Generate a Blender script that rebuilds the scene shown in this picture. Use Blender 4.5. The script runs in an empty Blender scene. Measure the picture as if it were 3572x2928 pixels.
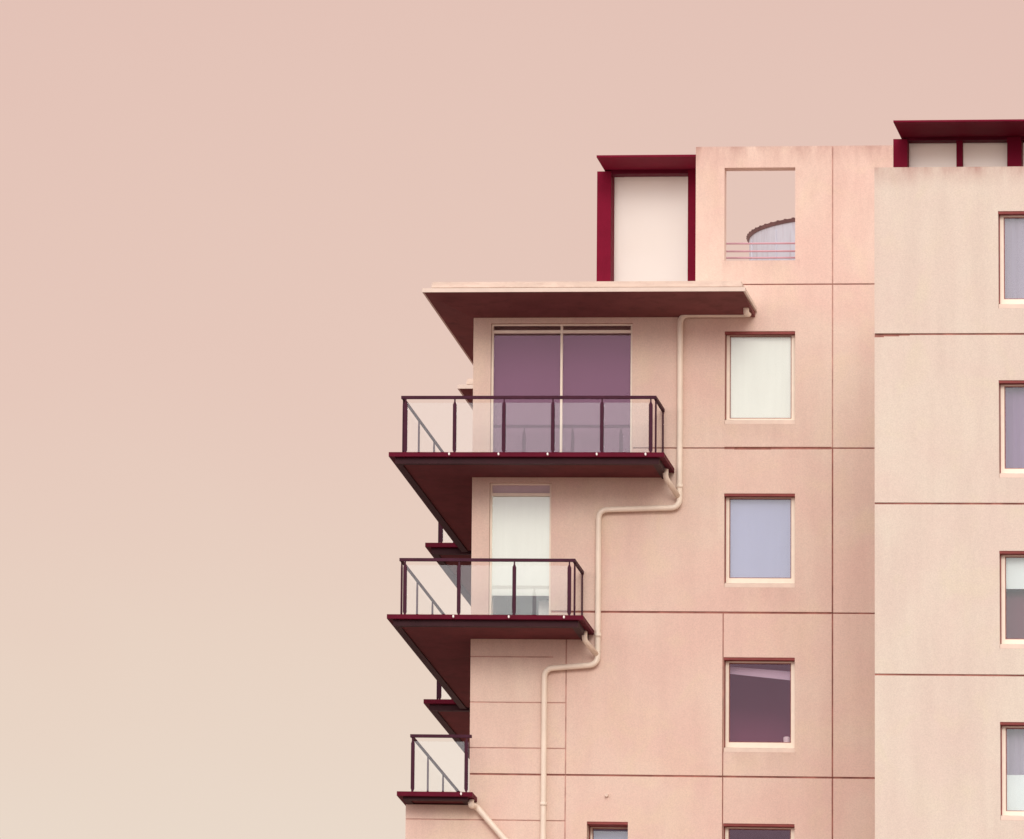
import bpy, bmesh, math, random
from mathutils import Vector, Matrix
random.seed(7)
S = bpy.context.scene
COL = S.collection
R = math.radians

# ------------------------------------------------------------------ materials
def new_mat(name):
    m = bpy.data.materials.new(name); m.use_nodes = True
    nt = m.node_tree; nt.nodes.clear()
    out = nt.nodes.new('ShaderNodeOutputMaterial')
    return m, nt, out

def N(nt, typ, **kw):
    n = nt.nodes.new(typ)
    for k, v in kw.items():
        if k in ('_in',):
            for kk, vv in v.items(): n.inputs[kk].default_value = vv
        else: setattr(n, k, v)
    return n

def L(nt, a, b): nt.links.new(a, b)

def coords(nt, scale=(1, 1, 1)):
    tc = N(nt, 'ShaderNodeTexCoord')
    mp = N(nt, 'ShaderNodeMapping'); mp.inputs['Scale'].default_value = scale
    L(nt, tc.outputs['Object'], mp.inputs['Vector'])
    return mp.outputs['Vector']

def noise(nt, vec, scale, detail=4, rough=.55, dist=0):
    n = N(nt, 'ShaderNodeTexNoise')
    n.inputs['Scale'].default_value = scale; n.inputs['Detail'].default_value = detail
    n.inputs['Roughness'].default_value = rough; n.inputs['Distortion'].default_value = dist
    L(nt, vec, n.inputs['Vector']); return n.outputs['Fac']

def ramp(nt, fac, stops, interp='LINEAR'):
    r = N(nt, 'ShaderNodeValToRGB'); cr = r.color_ramp; cr.interpolation = interp
    while len(cr.elements) < len(stops): cr.elements.new(.5)
    for e, (p, c) in zip(cr.elements, stops):
        e.position = p; e.color = c if len(c) == 4 else (*c, 1)
    L(nt, fac, r.inputs['Fac']); return r.outputs['Color']

def mixc(nt, fac, a, b, mode='MIX'):
    m = N(nt, 'ShaderNodeMix', data_type='RGBA', blend_type=mode)
    if hasattr(fac, 'is_linked'): L(nt, fac, m.inputs[0])
    else: m.inputs[0].default_value = fac
    for s, v in ((6, a), (7, b)):
        if hasattr(v, 'is_linked'): L(nt, v, m.inputs[s])
        else: m.inputs[s].default_value = (*v, 1)
    return m.outputs[2]

def mathn(nt, op, a, b=None, clamp=False):
    m = N(nt, 'ShaderNodeMath', operation=op); m.use_clamp = clamp
    for i, v in enumerate((a, b)):
        if v is None: continue
        if hasattr(v, 'is_linked'): L(nt, v, m.inputs[i])
        else: m.inputs[i].default_value = v
    return m.outputs[0]

def principled(nt, out, color, rough=.7, spec=.3, metallic=0, bump=None, bstr=.2, bdist=.01):
    p = N(nt, 'ShaderNodeBsdfPrincipled')
    if hasattr(color, 'is_linked'): L(nt, color, p.inputs['Base Color'])
    else: p.inputs['Base Color'].default_value = (*color, 1)
    if hasattr(rough, 'is_linked'): L(nt, rough, p.inputs['Roughness'])
    else: p.inputs['Roughness'].default_value = rough
    p.inputs['Specular IOR Level'].default_value = spec
    p.inputs['Metallic'].default_value = metallic
    if bump is not None:
        bn = N(nt, 'ShaderNodeBump'); bn.inputs['Strength'].default_value = bstr
        bn.inputs['Distance'].default_value = bdist
        L(nt, bump, bn.inputs['Height']); L(nt, bn.outputs['Normal'], p.inputs['Normal'])
    L(nt, p.outputs[0], out.inputs['Surface']); return p

def stucco(name, pink, cream, tops=(), low=.55, fleck=.5):
    """Painted render: blotches between a pink and a cream tone, fine grain, run-down streaks under the given copings."""
    m, nt, out = new_mat(name)
    v = coords(nt)
    big = noise(nt, v, .55, 5, .6, .4)
    c = ramp(nt, big, [(.34, pink), (.66, cream)])
    v2 = coords(nt, (2.2, 2.2, .35))
    c = mixc(nt, ramp(nt, noise(nt, v2, 1.1, 5, .6), [(.42, (0, 0, 0)), (.75, (.5, .5, .5))]), c, tuple(a * .87 for a in pink))
    yel = noise(nt, v, 1.3, 3, .5, .8)
    c = mixc(nt, ramp(nt, yel, [(.52, (0, 0, 0)), (.7, (.3, .3, .3))]), c, (cream[0] * 1.0, cream[1] * 1.03, cream[2] * .9))
    grain = noise(nt, v, 55, 2, .6)
    c = mixc(nt, fleck, c, ramp(nt, grain, [(.3, (.83, .83, .83)), (.7, (1.11, 1.11, 1.11))]), 'MULTIPLY')
    for zt, reach, amt, x0, x1 in tops:
        tc = N(nt, 'ShaderNodeTexCoord'); sp = N(nt, 'ShaderNodeSeparateXYZ')
        geo = N(nt, 'ShaderNodeNewGeometry'); L(nt, geo.outputs['Position'], sp.inputs[0])
        g = mathn(nt, 'DIVIDE', mathn(nt, 'SUBTRACT', sp.outputs['Z'], zt - reach), reach, True)
        g = mathn(nt, 'POWER', g, 1.7)
        st = noise(nt, coords(nt, (1.5, 1.5, .5)), 1.6, 6, .7)
        st = ramp(nt, st, [(.32, (0, 0, 0)), (.72, (1, 1, 1))])
        k = mathn(nt, 'MULTIPLY', mathn(nt, 'MULTIPLY', g, st), amt)
        inx = mathn(nt, 'MULTIPLY', mathn(nt, 'GREATER_THAN', sp.outputs['X'], x0), mathn(nt, 'LESS_THAN', sp.outputs['X'], x1))
        under = mathn(nt, 'LESS_THAN', sp.outputs['Z'], zt + .02)
        k = mathn(nt, 'MULTIPLY', k, mathn(nt, 'MULTIPLY', inx, under))
        c = mixc(nt, k, c, (.40, .22, .19))
    bmp = mathn(nt, 'ADD', mathn(nt, 'MULTIPLY', grain, .5), noise(nt, v, 7, 4, .6))
    principled(nt, out, c, .88, .15, 0, bmp, .12, .01)
    return m

def paint(name, col, rough=.5, var=.14, scale=2.5, spec=.35, dirt=None, stretch=(1, 1, 1)):
    m, nt, out = new_mat(name)
    v = coords(nt, stretch)
    n = noise(nt, v, scale, 6, .6, .3)
    c = ramp(nt, n, [(.3, tuple(a * (1 - var) for a in col)), (.7, tuple(min(a * (1 + var), .95) for a in col))])
    if dirt:
        c = mixc(nt, ramp(nt, noise(nt, v, scale * 2.7, 6, .7, .5), [(.5, (0, 0, 0)), (.72, (.6, .6, .6))]), c, dirt)
    principled(nt, out, c, rough, spec, 0, noise(nt, v, scale * 18, 3, .6), .06, .004)
    return m

PINK, CREAM = (.75, .545, .468), (.76, .615, .515)
M = {}
M['wall'] = stucco('pink_stucco', PINK, CREAM, [(44.612, .7, .28, 4.514, 5.857), (41.585, .7, .28, 4.514, 5.857), (38.556, .6, .28, 4.514, 5.857), (49.824, .45, .8, 3.9, 9.0), (49.824, 3.6, .38, 3.9, 9.0), (47.675, .55, .35, 4.514, 5.909)])  # long-reach entry at the top: grime, plus darkening painted in against strong light
M['wall_block'] = stucco('cream_stucco', (.685, .575, .50), (.695, .63, .535), [(47.371, .45, 1.0, 8.0, 30)])
M['sealant'] = paint('joint_sealant', (.38, .17, .14), .8, .4, 3.5, .2)
M['sealant_thin'] = paint('thin_joint', (.56, .34, .29), .85, .25, 4, .2)
M['trim'] = paint('cream_trim', (.70, .59, .51), .55, .06, 3, .3, None)
M['coping'] = paint('pink_cream_coping', (.66, .54, .46), .7, .1, 2, .2, (.52, .38, .33), (1, 1, 2.5))
M['frame'] = paint('cream_window_frame', (.90, .81, .68), .4, .05, 4, .4)
M['sill'] = paint('pink_cream_sill', (.78, .64, .54), .6, .08, 3, .3)
M['pipe'] = paint('cream_pipe_paint', (.84, .74, .62), .45, .06, 3, .4)
M['red'] = paint('crimson_steel', (.175, .0052, .025), .65, .12, 2.2, .08)
M['red_dark'] = paint('maroon_steel', (.11, .004, .019), .6, .16, 3, .1)
M['maroon'] = paint('dark_railing_paint', (.055, .011, .027), .55, .2, 4, .15)
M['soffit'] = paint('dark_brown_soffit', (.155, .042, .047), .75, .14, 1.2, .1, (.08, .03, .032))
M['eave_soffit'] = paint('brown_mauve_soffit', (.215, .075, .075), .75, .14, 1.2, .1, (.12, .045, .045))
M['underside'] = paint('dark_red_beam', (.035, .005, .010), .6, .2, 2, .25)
M['steel'] = paint('bright_bolt', (.9, .88, .86), .3, .03, 5, .6)
M['roofing'] = paint('pale_roof_membrane', (.55, .42, .36), .9, .1, 1, .1)
M['room'] = paint('plum_room', (.30, .10, .15), .9, .1, 1, .1)
M['ceiling'] = paint('pale_ceiling', (.72, .70, .78), .9, .03, 1, .1)
M['reveal_shade'] = paint('brown_red_reveal_shade', (.27, .075, .07), .7, .3, 3, .1)
M['gasket'] = paint('brown_gasket', (.34, .15, .13), .7, .2, 4, .1)
M['tank'] = paint('pale_blue_grey_tank', (.60, .62, .70), .5, .06, 2, .3, (.42, .33, .38), (2.5, 2.5, .25))
M['tank_rim'] = paint('brown_rim', (.19, .10, .10), .6, .2, 3, .3)
M['rail_mauve'] = paint('mauve_rail', (.66, .38, .45), .5, .1, 3, .4)
M['white'] = paint('white_plastic', (.86, .86, .82), .5, .03, 4, .4)
M['ground'] = paint('grey_paving', (.24, .165, .145), .9, .15, .25, .1)

def blind(name, col, fold=0):
    m, nt, out = new_mat(name)
    v = coords(nt, (5, 5, .35))
    n = noise(nt, v, 2, 4, .55)
    c = ramp(nt, n, [(.3, tuple(a * .97 for a in col)), (.7, tuple(min(1, a * 1.02) for a in col))])
    principled(nt, out, c, .85, .1, 0, n, .03 + fold, .02)
    return m
M['blind_white'] = blind('white_blind', (.90, .93, .86))
M['blind_pale'] = blind('pale_aqua_blind', (.80, .90, .90))
M['blind_lav'] = blind('lavender_blind', (.47, .50, .70))
M['blind_grey'] = blind('grey_lavender_curtain', (.40, .37, .47), .3)
M['blind_mauve'] = blind('mauve_curtain', (.30, .22, .36), .5)
M['blind_plum'] = blind('plum_blind', (.205, .118, .18))

M['blind_dark'] = blind('dark_plum_blind', (.17, .05, .085))

def glass(name, tint, gloss, base, grow):
    """Sheet glass: clear seen straight on, mirror-like at a slant."""
    m, nt, out = new_mat(name)
    t = N(nt, 'ShaderNodeBsdfTransparent'); t.inputs[0].default_value = (*tint, 1)
    g = N(nt, 'ShaderNodeBsdfGlossy'); g.inputs['Color'].default_value = (*gloss, 1); g.inputs['Roughness'].default_value = .02
    lw = N(nt, 'ShaderNodeLayerWeight'); lw.inputs['Blend'].default_value = .25
    f = mathn(nt, 'ADD', mathn(nt, 'MULTIPLY', lw.outputs['Fresnel'], grow), base, True)
    mx = N(nt, 'ShaderNodeMixShader'); L(nt, f, mx.inputs[0]); L(nt, t.outputs[0], mx.inputs[1]); L(nt, g.outputs[0], mx.inputs[2])
    L(nt, mx.outputs[0], out.inputs['Surface']); return m
M['pane'] = glass('window_glass', (.99, .99, .99), (.80, .95, .97), .07, .5)
M['pane_tint'] = glass('tinted_door_glass', (.96, .92, .95), (.85, .64, .82), .04, .5)
M['balustrade'] = glass('clear_balustrade_glass', (.985, .99, .98), (.84, .94, 1), .075, .12)

def frosted():
    m, nt, out = new_mat('white_frosted_glass')
    n = noise(nt, coords(nt), .8, 3)
    c = ramp(nt, n, [(.3, (.97, .94, .89)), (.7, (.98, .96, .92))])
    d = N(nt, 'ShaderNodeBsdfDiffuse'); t = N(nt, 'ShaderNodeBsdfTranslucent'); g = N(nt, 'ShaderNodeBsdfGlossy')
    g.inputs['Roughness'].default_value = .25
    L(nt, c, d.inputs[0]); L(nt, c, t.inputs[0])
    a = N(nt, 'ShaderNodeMixShader'); a.inputs[0].default_value = .68
    L(nt, d.outputs[0], a.inputs[1]); L(nt, t.outputs[0], a.inputs[2])
    b = N(nt, 'ShaderNodeMixShader'); b.inputs[0].default_value = .14
    L(nt, a.outputs[0], b.inputs[1]); L(nt, g.outputs[0], b.inputs[2])
    t2 = N(nt, 'ShaderNodeBsdfTransparent'); e = N(nt, 'ShaderNodeMixShader'); e.inputs[0].default_value = .15
    L(nt, b.outputs[0], e.inputs[1]); L(nt, t2.outputs[0], e.inputs[2])
    L(nt, e.outputs[0], out.inputs['Surface']); return m
M['frosted'] = frosted()
M['side_glass'] = glass('clear_side_glass', (.99, .99, .985), (1, .98, .95), .02, .0)

# ------------------------------------------------------------------ object helpers
WORLD = {}
def empty(name, loc, label=None, cat=None, group=None):
    o = bpy.data.objects.new(name, None); COL.objects.link(o); o.location = loc; o.empty_display_size = .3
    WORLD[o.name] = Vector(loc); tag(o, label, cat, group); return o

def tag(o, label=None, cat=None, group=None, kind=None):
    if label: o['label'] = label
    if cat: o['category'] = cat
    if group: o['group'] = group
    if kind: o['kind'] = kind
    return o

def obj(name, bm, mats, parent=None, label=None, smooth=False, bevel=0):
    """Link the bmesh (world coordinates) as one mesh object with its origin at the middle of its base."""
    if bevel:
        bmesh.ops.bevel(bm, geom=[e for e in bm.edges if e.calc_face_angle(0) > .6], offset=bevel, segments=2, affect='EDGES', clamp_overlap=True)
    xs = [v.co for v in bm.verts]
    o0 = Vector(((min(c.x for c in xs) + max(c.x for c in xs)) / 2, (min(c.y for c in xs) + max(c.y for c in xs)) / 2, min(c.z for c in xs)))
    bmesh.ops.translate(bm, verts=bm.verts, vec=-o0)
    me = bpy.data.meshes.new(name); bm.to_mesh(me); bm.free()
    for m in (mats if isinstance(mats, (list, tuple)) else [mats]): me.materials.append(m)
    if smooth:
        for p in me.polygons: p.use_smooth = True
    o = bpy.data.objects.new(name, me); COL.objects.link(o)
    if parent:
        o.parent = parent; o.location = o0 - WORLD[parent.name]
    else: o.location = o0
    WORLD[o.name] = o0
    if label: o['label'] = label
    return o

def box(bm, x0, x1, y0, y1, z0, z1, mi=0):
    vs = [bm.verts.new((x, y, z)) for z in (z0, z1) for y in (y0, y1) for x in (x0, x1)]
    for q in ((0, 2, 3, 1), (4, 5, 7, 6), (0, 1, 5, 4), (2, 6, 7, 3), (0, 4, 6, 2), (1, 3, 7, 5)):
        bm.faces.new([vs[i] for i in q]).material_index = mi
    return vs

def B(*args):
    bm = bmesh.new(); box(bm, *args); return bm

def poly_prism(bm, pts, ext, mi=0):
    a = [bm.verts.new(p) for p in pts]; b = [bm.verts.new(Vector(p) + Vector(ext)) for p in pts]
    bm.faces.new(a).material_index = mi; bm.faces.new(b[::-1]).material_index = mi
    n = len(a)
    for i in range(n): bm.faces.new((a[i], b[i], b[(i + 1) % n], a[(i + 1) % n])).material_index = mi
    bmesh.ops.recalc_face_normals(bm, faces=bm.faces)

def tube(bm, pts, r, seg=14, bend=.0):
    """Round tube along a path whose corners are turned with the given radius."""
    P = [Vector(p) for p in pts]; path = [P[0]]
    for i in range(1, len(P) - 1):
        a, b, c = P[i - 1], P[i], P[i + 1]
        d1, d2 = (a - b).normalized(), (c - b).normalized()
        k = min(bend, (a - b).length * .48, (c - b).length * .48)
        if k < 1e-4: path.append(b); continue
        s, e = b + d1 * k, b + d2 * k
        for j in range(9):
            t = j / 8; path.append(s * (1 - t) ** 2 + b * 2 * t * (1 - t) + e * t * t)
    path.append(P[-1])
    rings = []; up = Vector((.13, 1, .07)).normalized()
    for i, p in enumerate(path):
        d = ((path[i + 1] - p) if i < len(path) - 1 else (p - path[i - 1])).normalized()
        if 0 < i < len(path) - 1: d = ((path[i + 1] - p).normalized() + (p - path[i - 1]).normalized()).normalized()
        u = (up - d * up.dot(d)).normalized(); w = d.cross(u)
        rings.append([bm.verts.new(p + (u * math.cos(2 * math.pi * k / seg) + w * math.sin(2 * math.pi * k / seg)) * r) for k in range(seg)])
    for a, b in zip(rings, rings[1:]):
        for k in range(seg): bm.faces.new((a[k], a[(k + 1) % seg], b[(k + 1) % seg], b[k]))
    bm.faces.new(rings[0][::-1]); bm.faces.new(rings[-1])
    bmesh.ops.recalc_face_normals(bm, faces=bm.faces)

def relief(rects):
    """Wall slab from rectangles (x0, x1, z0, z1, front, back, material); later ones replace earlier ones, front None is an opening."""
    q = lambda v: round(v, 3)
    xs = sorted({q(r[i]) for r in rects for i in (0, 1)}); zs = sorted({q(r[i]) for r in rects for i in (2, 3)})
    nx, nz = len(xs) - 1, len(zs) - 1
    cell = [[None] * nz for _ in range(nx)]
    for x0, x1, z0, z1, f, b, mi in rects:
        x0, x1, z0, z1 = q(x0), q(x1), q(z0), q(z1)
        for i in range(nx):
            if xs[i] < x0 or xs[i + 1] > x1: continue
            for j in range(nz):
                if zs[j] < z0 or zs[j + 1] > z1: continue
                old = cell[i][j]
                cell[i][j] = None if f is None else (f if b is not None else old[0] + f if old else f, b if b is not None else (old[1] if old else None), mi)
                if b is None and f is not None and old is None: cell[i][j] = None
    bm = bmesh.new(); cache = {}
    def v(x, y, z):
        k = (q(x), q(y), q(z))
        if k not in cache: cache[k] = bm.verts.new(k)
        return cache[k]
    def face(pts, mi):
        try: bm.faces.new([v(*p) for p in pts]).material_index = mi
        except ValueError: pass
    def minus(a, b):
        if a is None: return []
        if b is None: return [(a[0], a[1])]
        r = []
        if a[0] < min(a[1], b[0]): r.append((a[0], min(a[1], b[0])))
        if max(a[0], b[1]) < a[1]: r.append((max(a[0], b[1]), a[1]))
        return r
    g = lambda i, j: cell[i][j] if 0 <= i < nx and 0 <= j < nz else None
    for i in range(nx + 1):
        for j in range(nz + 1):
            c = g(i, j)
            if c:
                X0, X1, Z0, Z1 = xs[i], xs[i + 1], zs[j], zs[j + 1]
                face([(X0, c[0], Z0), (X1, c[0], Z0), (X1, c[0], Z1), (X0, c[0], Z1)], c[2])
                face([(X0, c[1], Z0), (X0, c[1], Z1), (X1, c[1], Z1), (X1, c[1], Z0)], 0)
            if j < nz:
                l = g(i - 1, j); x = xs[i]
                for y0, y1 in minus(l, c): face([(x, y0, zs[j]), (x, y1, zs[j]), (x, y1, zs[j + 1]), (x, y0, zs[j + 1])], 0)
                for y0, y1 in minus(c, l): face([(x, y0, zs[j]), (x, y0, zs[j + 1]), (x, y1, zs[j + 1]), (x, y1, zs[j])], 0)
            if i < nx:
                l = g(i, j - 1); z = zs[j]
                for y0, y1 in minus(l, c): face([(xs[i], y0, z), (xs[i + 1], y0, z), (xs[i + 1], y1, z), (xs[i], y1, z)], 0)
                for y0, y1 in minus(c, l): face([(xs[i], y0, z), (xs[i], y1, z), (xs[i + 1], y1, z), (xs[i + 1], y0, z)], 0)
    return bm

# ------------------------------------------------------------------ setting
bm = bmesh.new()
n = 24
for i in range(n + 1):
    for j in range(n + 1):
        bm.verts.new(((i / n - .5) * 6000, (j / n - .5) * 6000, 0))
bm.verts.ensure_lookup_table()
for i in range(n):
    for j in range(n):
        a = i * (n + 1) + j
        bm.faces.new([bm.verts[k] for k in (a, a + n + 1, a + n + 2, a + 1)])
tag(obj('ground', bm, M['ground']), kind='structure')

# ------------------------------------------------------------------ the apartment building
BLD = empty('apartment_building', (4, 4, 0), 'pink rendered apartment block with dark red balconies, overhanging eave and cream drainpipes', 'building')

# heights and lines of the main facade (plane y = 0)
TOP = 49.824
XU = 4.028                   # left edge of the tall wall above the tower roof
SEAM = 6.497
WL, WR = 4.559, 5.827
rows = [(44.623, 46.355), (41.596, 43.335), (38.567, 40.308), (35.542, 37.263)]
inner = [(44.759, 46.306), (41.797, 43.278), (38.774, 40.237), (35.743, 37.2)]
DECK1, DECK2, DECK3 = 43.794, 40.784, 37.68
D1L, D1R, D1T = 0.319, 2.892, 46.515
D2L, D2R, D2T = 0.318, 1.441, 43.528
SL, SR = 2.122, 2.857
ST = 37.267; SB = ST - .78
BLK = -1.148                 # left edge of the low terrace block
T = .35
EAVE_LOW = 46.719
HL, HR, HB, HT = 4.548, 5.825, 47.68, 49.426
r = [(0, XU, 0, EAVE_LOW, 0, T, 0), (XU, 8.9, 0, 46.6, 0, T, 0), (XU, 8.9, 46.6, TOP, 0, .28, 0), (BLK, 0, 0, DECK3 - .136, 0, T, 0)]
def joint(x0, x1, z0, z1, mi=1, dp=.025): return (x0, x1, z0, z1, dp, None, mi)
JW = .018
J = [47.231, 44.178, 41.131, 38.118, 35.114, 32.128]
r += [joint(4.722, 8.9, J[0] - .012, J[0] + .012)]
r += [joint(D1R + .02, WL, J[1] - .012, J[1] + .012), joint(WL, 6.476, J[1] - .024, J[1] + .024), joint(6.476, 8.9, J[1] - .014, J[1] + .014)]
r += [joint(4.731, 5.399, J[1] - .03, J[1] + .024), joint(D2R + .01, SEAM, J[2] - .02, J[2] + .02), joint(SEAM, 8.9, J[2] - .014, J[2] + .014)]
r += [joint(.0, 8.9, z - .018, z + .018) for z in J[3:]]
XV = 1.731
r += [joint(.0, 1.497, 40.287 - .01, 40.287 + .012, 2, .015)]
for zj in (39.444, 38.602): r += [joint(0, XV, zj - .011, zj + .011, 2, .015)]
for zj in (37.273, 36.463, 35.655): r += [joint(BLK, XV, zj - .011, zj + .011, 2, .015)]
r += [joint(XV - .012, XV + .012, 0, 40.781, 2, .012)]
r += [joint(WL - .022, WL - .002, 0, J[2] - .02, 1, .02)]
r += [joint(SEAM - .014, SEAM + .014, 0, J[1], 1, .022), joint(SEAM - .012, SEAM + .012, J[1], TOP, 2, .016)]
for zb, zt in rows: r.append((WL, WR, zb, zt, None, None, 0))
r.append((HL, HR, HB, HT, None, None, 0))
r.append((D1L, D1R, DECK1 - .05, D1T, None, None, 0)); r.append((D2L, D2R, DECK2 - .05, D2T, None, None, 0))
r.append((SL, SR, SB, ST, None, None, 0))
bm = relief(r)
# side wall, core behind the rooms, the rear wing that steps out to the left
box(bm, 0, T, T, 8.7, 0, EAVE_LOW)
box(bm, BLK, BLK + T, T, 8.7, 0, DECK3 - .136)
box(bm, T, 16, 2.4, 8.7, 0, 46.58)
box(bm, BLK + T, 0, .8, 8.7, 0, DECK3 - .14)
box(bm, -.6, 16, 8.704, 19, 0, EAVE_LOW)
box(bm, BLK - .6, -.6, 8.704, 19, 0, DECK3 - .136)
obj('wall', bm, [M['wall'], M['sealant'], M['sealant_thin']], BLD)
obj('roof', B(T + .003, 16, T + .003, 8.7, 46.3, 46.602), M['roofing'], BLD)

# the right-hand block stands 9 m in front of it
BY, BX = -9, 8.226
BTOP = 47.371; BXE = BX + 10
RL = 10.338; RW = 1.27
rrows = [(44.842, 46.574), (41.842, 43.565), (38.842, 40.555), (35.852, 37.561)]
rinner = [(45.038, 46.501), (42.033, 43.494), (39.034, 40.488), (36.039, 37.491)]
r = [(BX, BXE, 0, BTOP, BY, BY + T, 0)]
jb = [44.386, 41.384, 38.373, 35.392, 32.431]
for z in jb: r.append((BX, BXE, z - .017, z + .017, .025, None, 1))
for x0, x1, dz in ((BX, BX + .16, .055), (BX + .16, BX + .42, .04), (BX + .42, BX + .6, .028)):
    r.append((x0, x1, jb[0] - dz, jb[0] + .017, .02, None, 1))
for zb, zt in rrows: r.append((RL, RL + RW, zb, zt, None, None, 0))
bm = relief(r)
box(bm, BX, BX + T, BY + T, -.004, 0, BTOP)
box(bm, BX + T, BXE, BY + 2.4, -.004, 0, BTOP - .35)
box(bm, BXE - T, BXE, BY + T, BY + 2.4, 0, BTOP)
obj('wall', bm, [M['wall_block'], M['sealant'], M['sealant_thin']], BLD, 'paler cream wall of the projecting right-hand block')

def room(x0, x1, z0, z1, y0, parent, depth=1.7, ceil=None):
    bm = bmesh.new()
    m_ = .35
    lx = max(x0 - m_, T + .004) if x0 < 2 else x0 - m_
    vs = box(bm, lx, x1 + m_, y0, y0 + depth, z0 - .5, z1 + .22)
    front = [f for f in bm.faces if all(abs(v.co.y - y0) < 1e-4 for v in f.verts)]
    bmesh.ops.delete(bm, geom=front, context='FACES')
    bmesh.ops.reverse_faces(bm, faces=bm.faces)
    for f in bm.faces:
        if all(abs(v.co.z - (z1 + .22)) < 1e-4 for v in f.verts) and ceil: f.material_index = 1
    return obj('room_interior', bm, [M['room'], M['ceiling']], parent)

def window(x0, x1, z0, z1, yf, ins, right_bar, fills, label=None, dark=False, rec=.16, pane='pane', sill=.075, ceil=None):
    """Recessed window: frame > pane, sill, blinds (fills: z0, z1, material, distance behind the glass)."""
    iz0, iz1, lw = ins
    yb = yf + rec
    bm = bmesh.new()
    box(bm, x0 + .004, x0 + .004 + lw, yb, yb + .07, z0 + .004, z1 - .004)
    box(bm, x1 - .004 - right_bar, x1 - .004, yb, yb + .07, z0 + .004, z1 - .004)
    box(bm, x0 + .004 + lw, x1 - .004 - right_bar, yb + .002, yb + .07, iz1, z1 - .004)
    box(bm, x0 + .004 + lw, x1 - .004 - right_bar, yb + .002, yb + .07, z0 + .004, iz0)
    w = obj('window', bm, M['frame'], BLD, label)
    if sill:
        bm = bmesh.new()
        poly_prism(bm, [(x0 + .003, yf + .02, z0 + .003), (x0 + .003, yf + .02, z0 + sill), (x0 + .003, yb - .002, z0 + sill + .035), (x0 + .003, yb - .002, z0 + .003)], (x1 - x0 - .006, 0, 0))
        obj('sill', bm, M['sill'], w)
    bm = bmesh.new()      # dark strips painting in the shade at head, jamb and sill
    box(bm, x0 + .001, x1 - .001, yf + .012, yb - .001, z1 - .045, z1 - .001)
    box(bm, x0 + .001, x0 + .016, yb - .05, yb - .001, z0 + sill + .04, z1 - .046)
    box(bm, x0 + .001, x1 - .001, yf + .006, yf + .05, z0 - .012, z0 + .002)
    obj('reveal_shade', bm, M['reveal_shade'], w)
    bm = bmesh.new(); g0, g1 = x0 + .004 + lw, x1 - .004 - right_bar
    for b_ in ((g0, g0 + .014, iz0, iz1), (g1 - .014, g1, iz0, iz1), (g0 + .014, g1 - .014, iz0, iz0 + .014), (g0 + .014, g1 - .014, iz1 - .016, iz1)):
        box(bm, b_[0], b_[1], yb + .012, yb + .029, b_[2], b_[3])
    obj('gasket', bm, M['gasket'], w)
    a, c = x0 + .004 + lw - .01, x1 - .004 - right_bar + .01
    obj('pane', B(a, c, yb + .03, yb + .036, iz0 - .01, iz1 + .01), M[pane], w)
    for f0, f1, mt, dist in fills:
        bm = bmesh.new()
        n = 26
        top = []; bot = []
        for k in range(n + 1):
            t = k / n; y = yb + .04 + dist + (.012 * math.sin(t * 61) + .008 * math.sin(t * 23 + 1) if 'curtain' in M[mt].name else 0)
            x = x0 - .05 + (x1 - x0 + .1) * t
            top.append((bm.verts.new((x, y, f1)), bm.verts.new((x, y + .006, f1)))); bot.append((bm.verts.new((x, y, f0)), bm.verts.new((x, y + .006, f0))))
        for k in range(n):
            a_, b_, c_, d_ = bot[k], bot[k + 1], top[k + 1], top[k]
            bm.faces.new((a_[0], b_[0], c_[0], d_[0])); bm.faces.new((d_[1], c_[1], b_[1], a_[1]))
            bm.faces.new((a_[1], b_[1], b_[0], a_[0])); bm.faces.new((d_[0], c_[0], c_[1], d_[1]))
        obj('blind' if 'blind' in M[mt].name else 'curtain', bm, M[mt], w)
    room(x0, x1, z0, z1, yf + T + .003, w, 1.6, ceil)
    return w

fw = .07
mid = lambda i, t: inner[i][0] + (inner[i][1] - inner[i][0]) * t
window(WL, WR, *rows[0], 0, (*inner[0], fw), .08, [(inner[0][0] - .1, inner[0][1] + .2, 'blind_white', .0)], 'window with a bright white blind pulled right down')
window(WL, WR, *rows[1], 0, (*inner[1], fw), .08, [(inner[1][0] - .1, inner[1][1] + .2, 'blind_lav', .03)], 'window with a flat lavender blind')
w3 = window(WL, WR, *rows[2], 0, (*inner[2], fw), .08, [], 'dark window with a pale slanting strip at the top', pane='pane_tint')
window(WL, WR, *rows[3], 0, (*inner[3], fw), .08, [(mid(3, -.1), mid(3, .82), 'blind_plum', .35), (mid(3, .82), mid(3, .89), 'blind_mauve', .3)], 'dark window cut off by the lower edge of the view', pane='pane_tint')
# pale slanting strip behind the glass of the dark window
bm = bmesh.new()
za, zb_ = 40.191, 40.075
poly_prism(bm, [(WL + .06, .42, za + .02), (WR + .05, .42, za - .075), (WR + .05, .42, za - .24), (WL + .06, .42, za - .11)], (0, .03, 0))
obj('blind', bm, M['ceiling'], w3)  # the pale slanting strip, not necessarily a blind
window(SL, SR, SB, ST, 0, (SB + .1, 37.207, .05), .03, [(SB, ST + .1, 'blind_lav', .08)], 'small narrow window with a pale blind', rec=.36)

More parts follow.
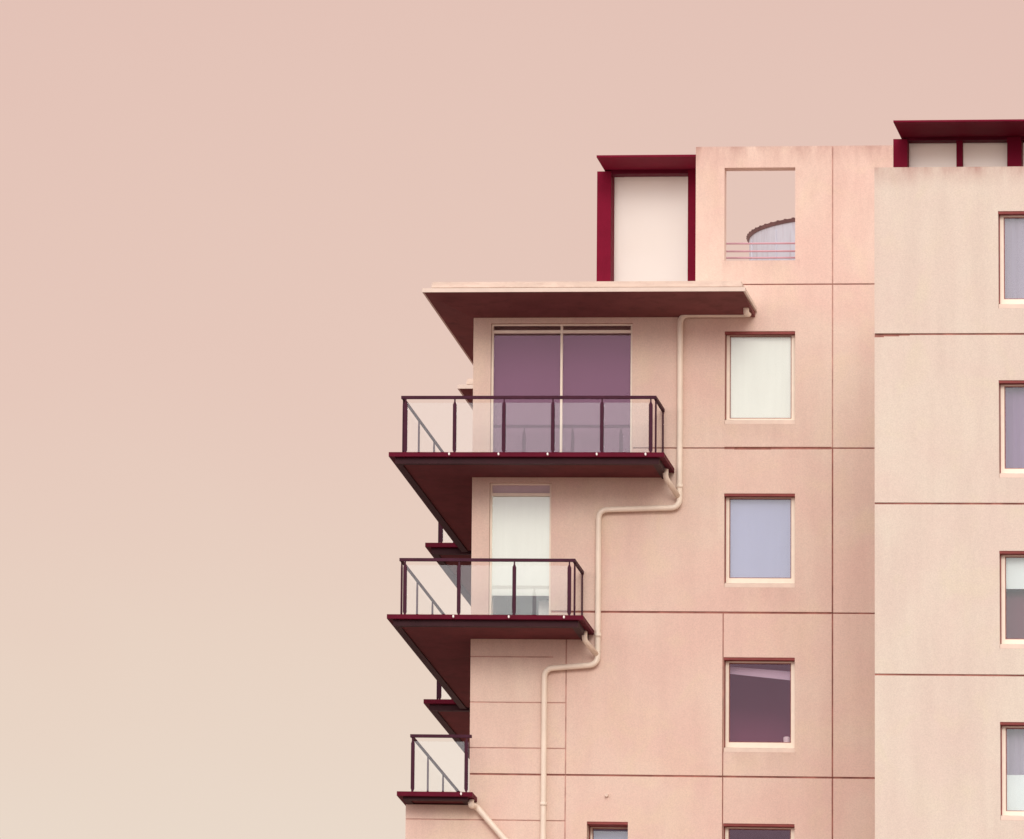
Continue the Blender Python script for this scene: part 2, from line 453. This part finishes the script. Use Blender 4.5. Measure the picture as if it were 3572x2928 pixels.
rm = lambda i, t: rinner[i][0] + (rinner[i][1] - rinner[i][0]) * t
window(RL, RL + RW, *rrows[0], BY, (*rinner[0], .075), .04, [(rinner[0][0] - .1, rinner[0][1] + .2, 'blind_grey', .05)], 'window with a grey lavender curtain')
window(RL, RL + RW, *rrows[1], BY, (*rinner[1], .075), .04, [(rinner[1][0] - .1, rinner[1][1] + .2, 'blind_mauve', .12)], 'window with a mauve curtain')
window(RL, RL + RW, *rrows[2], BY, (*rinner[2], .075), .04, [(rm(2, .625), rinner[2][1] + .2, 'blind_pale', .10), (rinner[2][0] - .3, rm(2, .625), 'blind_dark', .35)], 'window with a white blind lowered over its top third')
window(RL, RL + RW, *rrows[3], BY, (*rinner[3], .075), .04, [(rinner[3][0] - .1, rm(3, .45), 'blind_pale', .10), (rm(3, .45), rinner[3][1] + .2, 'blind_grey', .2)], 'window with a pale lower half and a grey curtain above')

def balcony_door(x0, x1, z0, z1, yf, cols, zt, fills, label, pane):
    """Tall door: frame with transom and mullions > pane, blind."""
    yb = yf + .08; f = .04
    bm = bmesh.new()
    box(bm, x0 + .003, x0 + f, yb, yb + .07, z0, z1 - .003); box(bm, x1 - f, x1 - .003, yb, yb + .07, z0, z1 - .003)
    box(bm, x0 + f, x1 - f, yb + .002, yb + .07, z1 - .03, z1 - .003); box(bm, x0 + f, x1 - f, yb + .002, yb + .07, z0, z0 + .05)
    box(bm, x0 + f, x1 - f, yb - .006, yb + .07, zt, zt + .055)
    xs = [x0 + f] + cols + [x1 - f]
    for c in cols:
        box(bm, c - .02, c + .02, yb - .004, yb + .07, z0 + .05, zt); box(bm, c - .02, c + .02, yb - .004, yb + .07, zt + .055, z1 - .03)
    d = obj('balcony_door', bm, M['frame'], BLD, label)
    for a, b in zip(xs, xs[1:]):
        obj('pane', B(a, b, yb + .04, yb + .046, z0 + .03, zt + .01), M[pane], d)
        obj('pane', B(a, b, yb + .04, yb + .046, zt + .04, z1 - .01), M['pane_tint'], d)
    for f0, f1, mt, dist in fills: obj('blind', B(x0 + .02, x1 - .02, yb + .05 + dist, yb + .06 + dist, f0, f1), M[mt], d)
    room(x0, x1, z0, z1 - .15, yf + T + .003, d, 1.9)
    return d
balcony_door(D1L, D1R, DECK1, D1T, 0, [1.597], 46.343, [(DECK1, D1T - .2, 'blind_plum', .06)], 'wide two-leaf balcony door with dark plum glass', 'pane_tint')
balcony_door(D2L, D2R, DECK2, D2T, 0, [], 43.292, [(41.446, D2T, 'blind_white', .0)], 'single balcony door with a white blind lowered most of the way', 'pane')

# ------------------------------------------------------------------ eaves
def eave(dx, dy, yback, xr, xback):
    xl = -0.682 + dx; y0 = -1.8 + dy; yw = dy
    zl, zm, zt = EAVE_LOW, 46.794, 46.951
    bm = bmesh.new()
    low = bmesh.new()
    box(low, xl, xr, y0, yw - .003, zl, zm); box(low, xl, xback, yw - .003, yback, zl, zm)
    xl2, y2 = xl + .14, y0 + .18
    box(bm, xl2, xr - .08, y2, yw - .004, zm + .05, zt - .05); box(bm, xl2, xback, yw - .004, yback, zm + .05, zt - .05)
    box(bm, xl2 + .05, xr - .13, y2 + .05, yw - .006, zm, zm + .05); box(bm, xl2 + .05, xback, yw - .006, yback, zm, zm + .05)
    xl3, y3 = xl + .155, y0 + .195
    box(bm, xl3, xr - .095, y3, yw - .005, zt - .05, zt); box(bm, xl3, xback, yw - .005, yback, zt - .05, zt)
    e = obj('eave', low, M['trim'], BLD, bevel=.008)
    obj('coping', bm, M['coping'], e, bevel=.008)
    zo, zi = zl - .002, zl - .1
    bm = bmesh.new()
    o_ = .035
    a = [bm.verts.new(p) for p in ((xl + o_, y0 + o_, zo), (xr - o_, y0 + o_, zo), (xr - o_, yw - .003, zi), (dx - .003, yw - .003, zi), (dx - .003, yback, zi), (xl + o_, yback, zo))]
    b = [bm.verts.new((xr - o_, yw - .003, zo)), bm.verts.new((dx - .003, yw - .003, zo)), bm.verts.new((dx - .003, yback, zo))]
    bm.faces.new((a[0], a[3], a[2], a[1])); bm.faces.new((a[0], a[5], a[4], a[3]))
    bm.faces.new((a[1], a[2], b[0])); bm.faces.new((a[0], a[1], b[0], b[1])); bm.faces.new((a[0], b[1], b[2], a[5]))
    bm.faces.new((a[3], b[1], b[0], a[2])); bm.faces.new((a[3], a[4], b[2], b[1])); bm.faces.new((a[4], a[5], b[2]))
    bmesh.ops.recalc_face_normals(bm, faces=bm.faces)
    obj('soffit', bm, M['eave_soffit'], e)
    return e
eave(0, 0, 7.0, 5.14, XU - .004)['label'] = 'wide cream eave with a dark brown underside'
eave(-.6, 8.7, 20, 6, 6)['label'] = 'eave of the rear wing, mostly hidden'

# ------------------------------------------------------------------ balconies
def blade(bm, p, h, along):
    """Flat post pointed at both ends, standing at p, its wide side along x or y."""
    prof = [(.013, 0), (.013, .05), (.033, .10), (.033, h - .11), (.012, h - .05), (.012, h)]
    pts = [(w, z) for w, z in prof] + [(-w, z) for w, z in prof[::-1]]
    x, y, z0 = p; t = .014
    if along == 'x': poly_prism(bm, [(x + w, y - t, z0 + z) for w, z in pts], (0, 2 * t, 0))
    else: poly_prism(bm, [(x - t, y + w, z0 + z) for w, z in pts], (2 * t, 0, 0))

def balcony(zt, xl, xr, yf, yw, yback, rail_in_x, rail_in_y, fx, sy, label, right_rail=None, rail_end=None, xw=None, h=1.1, lip=.08, drop=.115):
    bm = bmesh.new(); xw = xw if xw is not None else 0
    yq = yw - .003
    # deck plate with its steel edge; then the slightly smaller body whose underside is the soffit
    box(bm, xl, xr, yf, yq, zt - lip, zt)
    if yback: box(bm, xl, xw - .003, yq, yback, zt - lip, zt)
    b = obj('balcony', bm, M['red_dark'], BLD, label, bevel=.006)
    ins = .10
    bm = bmesh.new()
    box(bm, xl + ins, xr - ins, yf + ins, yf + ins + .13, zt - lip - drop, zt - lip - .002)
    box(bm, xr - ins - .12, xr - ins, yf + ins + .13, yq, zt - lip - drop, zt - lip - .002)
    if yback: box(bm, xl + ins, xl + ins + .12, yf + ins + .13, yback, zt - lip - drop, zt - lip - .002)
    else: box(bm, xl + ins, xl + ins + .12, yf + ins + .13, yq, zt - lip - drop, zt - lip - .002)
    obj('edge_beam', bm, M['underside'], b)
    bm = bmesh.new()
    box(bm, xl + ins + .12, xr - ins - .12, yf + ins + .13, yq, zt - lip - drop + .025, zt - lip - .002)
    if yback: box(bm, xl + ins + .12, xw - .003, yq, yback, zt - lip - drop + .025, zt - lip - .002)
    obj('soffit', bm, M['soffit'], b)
    rx, ry = xl + rail_in_x, yf + rail_in_y
    rr = right_rail if right_rail is not None else rail_end
    bm = bmesh.new(); zr = zt + h
    box(bm, rx - .025, rr + .025, ry - .025, ry + .025, zr - .055, zr)
    if yback: box(bm, rx - .02, rx + .016, ry + .025, yback, zr - .05, zr - .008)
    if right_rail is not None: box(bm, rr - .025, rr + .025, ry + .025, yw - .01, zr - .055, zr)
    obj('handrail', bm, M['maroon'], b, bevel=.005)
    def post(x, y, along):
        bm = bmesh.new(); blade(bm, (x, y, zt), h - .055, along); obj('post', bm, M['maroon'], b)
    for x in fx: post(x, ry, 'x')
    post(rx, ry + .12, 'y')
    for y in sy: post(rx, y, 'y')
    if right_rail is not None: post(rr, ry + .12, 'y'); post(rr, yw - .06, 'y')
    g0, g1 = zt + .06, zr - .13
    xs = fx + ([rr] if right_rail is None else [])
    for a, c in zip(xs, xs[1:]): obj('glass_panel', B(a + .036, c - .036, ry - .026, ry - .016, g0, g1), M['balustrade'], b)
    ys = [ry + .12] + sy
    for a, c in zip(ys, ys[1:]): obj('glass_panel', B(rx - .026, rx - .016, a + .036, c - .036, g0, g1), M['side_glass'], b)
    if right_rail is not None: obj('glass_panel', B(rr + .016, rr + .022, ry + .16, yw - .1, g0, g1), M['side_glass'], b)
    for x in fx[1:]:
        bm = bmesh.new()
        bmesh.ops.create_cone(bm, cap_ends=True, segments=10, radius1=.019, radius2=.015, depth=.05)
        bmesh.ops.rotate(bm, verts=bm.verts, cent=(0, 0, 0), matrix=Matrix.Rotation(R(90), 3, 'X'))
        bmesh.ops.scale(bm, verts=bm.verts, vec=(1, 1, 1.7))
        bmesh.ops.translate(bm, verts=bm.verts, vec=(x - .05, yf - .012, zt - .036))
        obj('bolt', bm, M['steel'], b)
    return b

XL = -1.305
rail_y = -1.2
f1 = [-1.047, -0.155, 0.739, 1.625, 2.509, 3.385]
f2 = [-1.026, -0.05, 0.949, 1.94]
f3 = [-0.98, -0.01]
side = [-1.2 + 1.92 * k + .12 for k in (1, 2, 3, 4)]
side_r = [7.5 + .12 + 1.92 * k for k in (1, 2, 3, 4, 5)]
balcony(DECK1, XL, 3.662, -1.5, 0, 7.1, .2, .3, f1, side, 'longest balcony, just under the eave, with five glass bays', 3.46, h=44.901 - DECK1)
balcony(DECK2, XL, 2.231, -1.5, 0, 7.1, .2, .3, f2, side, 'shorter balcony one storey below, with three glass bays', 2.019, h=41.879 - DECK2)
balcony(DECK3, -1.224, 0.143, -.6, 0, 7.1, .22, .27, f3, [-.33 + .12 + 1.92 * k for k in (1, 2, 3)], 'small terrace balcony on top of the low side block', None, 0.058, drop=.055, h=38.778 - DECK3)
for dz in (DECK1, DECK2):
    balcony(dz, XL - .6, 3, 7.2, 8.7, 18, .2, .3, [f1[0] - .6, f1[1] - .6, f1[2] - .6], side_r, 'rear wing balcony half hidden behind the front one', None, 1.5, -.6, h=1.09)

# ------------------------------------------------------------------ drainpipes
def pipe(pts, r, label, bend=.16, collars=(), bands=()):
    bm = bmesh.new(); tube(bm, pts, r, 16, bend)
    for a, b in collars: tube(bm, [a, b], r * 1.14, 16)
    p = obj('drainpipe', bm, M['pipe'], BLD, label, smooth=True)
    for (x, y, z) in bands:
        bm = bmesh.new(); box(bm, x - r * 1.5, x + r * 1.5, y - .012, -.002, z - .02, z + .02); obj('bracket', bm, M['pipe'], p)
    return p
py = -.11
x1, x2, x3 = 3.771, 2.316, 1.355
zA, zB0, zB1, zC0, zC1 = 46.645, 43.048, 43.003, 40.133, 40.053
xe = 5.019
pipe([(xe, -.62, EAVE_LOW - .03), (xe, -.60, EAVE_LOW - .16), (xe, py, zA), (x1, py, zA), (x1, py, zB0), (x2, py, zB1), (x2 - .005, py, zC0), (x3, py, zC1), (x3, py, 0)], .052,
     'long cream drainpipe stepping down the facade in three drops', .17,
     [((x1, py, 43.48), (x1, py, 43.406)), ((x2, py, 40.711), (x2, py, 40.637)), ((x3, py, 37.587), (x3, py, 37.524))],
     )
pipe([(3.574, -.55, DECK1 - .12), (3.574, -.55, DECK1 - .28), (x1 - .02, py, 43.24)], .05, 'short cream branch pipe under the right corner of the longest balcony', .1)
pipe([(2.131, -.55, DECK2 - .12), (2.131, -.55, DECK2 - .28), (x2 - .02, py, 40.314)], .05, 'short cream branch pipe under the right corner of the three-bay balcony', .1)
pipe([(0.075, -.3, DECK3 - .09), (0.075, -.3, DECK3 - .2), (0.137, py, 37.509), (0.618, py, 36.952), (x3, py, 36.09)], .055, 'slanting cream pipe running down from the terrace balcony', .09)

# small stub pipe on the wall
bm = bmesh.new(); tube(bm, [(2.478, .0, 37.755), (2.478, -.07, 37.755 - .01)], .032, 12)
obj('vent_stub', bm, M['sill'], BLD)

# ------------------------------------------------------------------ red steel roof frames
def steel_part(name, bm, parent, mat='red'): return obj(name, bm, M[mat], parent, bevel=.006)
fy = .3; py_ = 1.35
F1 = empty('roof_frame', (2.994, 1.8, 46.604), 'crimson steel frame holding one tall white screen on the lower roof', 'roof frame', 'crimson frames on the roof')
cx0, ctop, cbot = 2.182, 49.749, 49.711
steel_part('canopy', B(cx0, XU + .05, fy, 2.0, cbot, ctop), F1)
px0, px1 = 2.056, 2.314
qx0 = 3.717
steel_part('post', B(px0, px1, py_, py_ + .5, 46.604, cbot - .03), F1)
steel_part('post', B(qx0, qx0 + .15, py_, py_ + .3, 46.604, cbot - .004), F1)
steel_part('beam', B(px1, qx0, py_ + .02, py_ + .3, 49.637, cbot - .004), F1, 'red_dark')
steel_part('beam', B(px0, px0 + .22, py_ + .5, 1.95, cbot - .17, cbot - .03), F1, 'red_dark')
steel_part('bracket', B(px1, 2.496, py_ + .3, py_ + .42, 49.661, cbot - .02), F1, 'red_dark')
obj('screen', B(px1 + .004, qx0 - .004, py_ + .44, py_ + .46, 46.62, 49.694), M['frosted'], F1)

F2 = empty('roof_frame', (9.32, -7.4, BTOP - .35), 'long crimson steel frame with a row of white panes on the right-hand block', 'roof frame', 'crimson frames on the roof')
gy, gp = -8.9, -7.7
cx0, ctop, cbot = 8.54, 48.239, 48.208
ax0, ax1 = 8.411, 8.653
bx0, bx1 = 9.493, 9.597
tx0, tx1 = 10.37, 10.611
zb2 = BTOP - .345; step = tx0 - ax0
steel_part('canopy', B(cx0, tx0 + step + .5, gy, -7.05, cbot, ctop), F2)
bz = 48.154
ends = []
for k in range(2):
    s = k * step
    if k == 0: steel_part('post', B(ax0, ax1, gp, gp + .5, zb2, cbot - .03), F2)
    steel_part('post', B(tx0 + s, tx1 + s, gp, gp + .5, zb2, cbot - .004), F2)
    steel_part('mullion', B(bx0 + s, bx1 + s, gp + .05, gp + .2, zb2, bz - .002), F2)
    steel_part('beam', B(ax1 + s, tx0 + s, gp + .02, gp + .3, bz, cbot - .004), F2, 'red_dark')
    obj('screen', B(ax1 + s + .004, bx0 + s - .004, gp + .26, gp + .28, zb2 + .01, bz + .1), M['frosted'], F2)
    obj('screen', B(bx0 + s + .004, tx0 + s - .004, gp + .26, gp + .28, zb2 + .01, bz + .1), M['frosted'], F2)

# ------------------------------------------------------------------ roof guard rail and water tank seen through the opening
GR = empty('guard_rail', (5.2, .7, 46.604), 'low mauve three-bar guard rail in the square opening of the wall', 'railing')
for v_ in (48.152, 48.006, 47.882):
    bm = bmesh.new(); tube(bm, [(HL - .35, .7, v_), (HR + .35, .7, v_)], .017, 10); obj('rail', bm, M['rail_mauve'], GR, smooth=True)
for x in (HL - .3, HR + .3):
    bm = bmesh.new(); tube(bm, [(x, .7, 46.604), (x, .7, 48.162 + .02)], .022, 10); obj('post', bm, M['rail_mauve'], GR, smooth=True)

ty, tr = 6.0, 2.35
tx = 4.246 + tr; tz = 49.341
TK = empty('water_tank', (tx, ty, 46.604), 'round pale blue-grey tank with a dark ribbed rim seen through the wall opening', 'water tank')
bm = bmesh.new()
bmesh.ops.create_cone(bm, cap_ends=True, segments=96, radius1=tr - .07, radius2=tr - .05, depth=tz - .035 - 46.604)
bmesh.ops.translate(bm, verts=bm.verts, vec=(tx, ty, (tz - .035 + 46.604) / 2))
for k in range(14):
    a = 2 * math.pi * k / 14 + .33
    c, s = math.cos(a), math.sin(a)
    vs = box(bm, -.025, .025, tr - .06, tr - .03, 46.7, tz - .12)
    for v in vs: v.co = Vector((tx + v.co.x * s + v.co.y * c, ty - v.co.x * c + v.co.y * s, v.co.z))
obj('tank_body', bm, M['tank'], TK)
bm = bmesh.new()
bmesh.ops.create_cone(bm, cap_ends=True, segments=96, radius1=tr - .03, radius2=tr, depth=.06)
bmesh.ops.translate(bm, verts=bm.verts, vec=(tx, ty, tz - .005))
for k in range(76):
    a = 2 * math.pi * k / 76
    vs = box(bm, -.022, .022, tr - .05, tr + .004, tz + .02, tz + .037)
    c, s = math.cos(a), math.sin(a)
    for v in vs: v.co = Vector((tx - v.co.x * s + v.co.y * c, ty + v.co.x * c + v.co.y * s, v.co.z))
obj('rim', bm, M['tank_rim'], TK)
bm = bmesh.new()
bmesh.ops.create_cone(bm, cap_ends=True, segments=96, radius1=tr - .03, radius2=.1, depth=.12)
bmesh.ops.translate(bm, verts=bm.verts, vec=(tx, ty, tz + .092))
obj('lid', bm, M['tank'], TK)

# ------------------------------------------------------------------ small things behind the glass
bm = bmesh.new()
sx, sz = 5.652, 38.763
bmesh.ops.create_cone(bm, cap_ends=True, segments=20, radius1=.055, radius2=.062, depth=.15)
bmesh.ops.translate(bm, verts=bm.verts, vec=(sx, .29, sz + .065))
tag(obj('cup', bm, M['white'], None, bevel=.012), 'small white cup in the lower right corner of the dark window', 'cup')
bm = bmesh.new()
ox0, ox1 = 1.149, 1.435
box(bm, ox0, ox1, .55, .85, DECK2 + .0, 41.44)
box(bm, ox0 + .02, ox1 - .02, .545, .55, DECK2 + .2, 41.414)
tag(obj('storage_box', bm, M['white'], None, bevel=.02), 'white box standing inside the glass door of the shorter balcony', 'box')

# ------------------------------------------------------------------ camera
cam_d = bpy.data.cameras.new('camera'); cam = bpy.data.objects.new('camera', cam_d); COL.objects.link(cam)
Rm = Matrix([[0.9407377, 0.0317987, 0.337641], [0.3322427, -0.2861143, -0.898751], [0.0680248, 0.9576677, -0.2797234]])
cam.matrix_world = Matrix.Translation((30.1184, -210.4238, 1.7)) @ Rm.to_4x4()
cam_d.sensor_width = 36; cam_d.sensor_fit = 'HORIZONTAL'; cam_d.lens = 402.3846
cam_d.shift_x = 2.39231; cam_d.shift_y = -1.05659
cam_d.clip_start = 1; cam_d.clip_end = 9000
S.camera = cam

# ------------------------------------------------------------------ light: a bright overcast evening, pink low sky
W = bpy.data.worlds.new('World'); S.world = W; W.use_nodes = True
nt = W.node_tree; nt.nodes.clear()
out = nt.nodes.new('ShaderNodeOutputWorld'); bg = nt.nodes.new('ShaderNodeBackground')
tc = N(nt, 'ShaderNodeTexCoord'); sp = N(nt, 'ShaderNodeSeparateXYZ'); L(nt, tc.outputs['Generated'], sp.inputs[0])
cl = noise(nt, tc.outputs['Generated'], 6, 5, .55, .3)
zz = mathn(nt, 'ADD', sp.outputs['Z'], mathn(nt, 'MULTIPLY', mathn(nt, 'SUBTRACT', cl, .5), .075))
SKY = [(0, (.80, .66, .54)), (.155, (.825, .72, .615)), (.182, (.81, .65, .545)), (.206, (.79, .575, .495)), (.236, (.762, .528, .462)), (.42, (.757, .525, .46)), (.62, (1.35, 1.3, 1.3)), (1, (1.95, 1.95, 2.0))]
c = ramp(nt, zz, [(p, tuple(a / 2 for a in q)) for p, q in SKY])
fr = mathn(nt, 'MULTIPLY', mathn(nt, 'SUBTRACT', .0, sp.outputs['Y']), 1.6, True)   # the half of the sky behind the photographer is paler and cooler
fr = mathn(nt, 'MULTIPLY', fr, mathn(nt, 'SUBTRACT', 1, mathn(nt, 'MULTIPLY', sp.outputs['Z'], 1.3, True)))
c = mixc(nt, fr, c, (.90, .775, .755))
L(nt, c, bg.inputs[0]); bg.inputs[1].default_value = 2
L(nt, bg.outputs[0], out.inputs[0])

sd = bpy.data.lights.new('sun', 'SUN'); sun = bpy.data.objects.new('sun', sd); COL.objects.link(sun)
sd.energy = 1.22; sd.angle = R(22); sd.color = (1, .95, .88)
sun.rotation_euler = Vector((-.17, .92, -.37)).to_track_quat('-Z', 'Y').to_euler()
sun.location = (-60, -90, 120)

vs = S.view_settings
vs.view_transform = 'Standard'; vs.look = 'None'; vs.exposure = 0; vs.gamma = 1
S.cycles.max_bounces = 8; S.cycles.transparent_max_bounces = 12
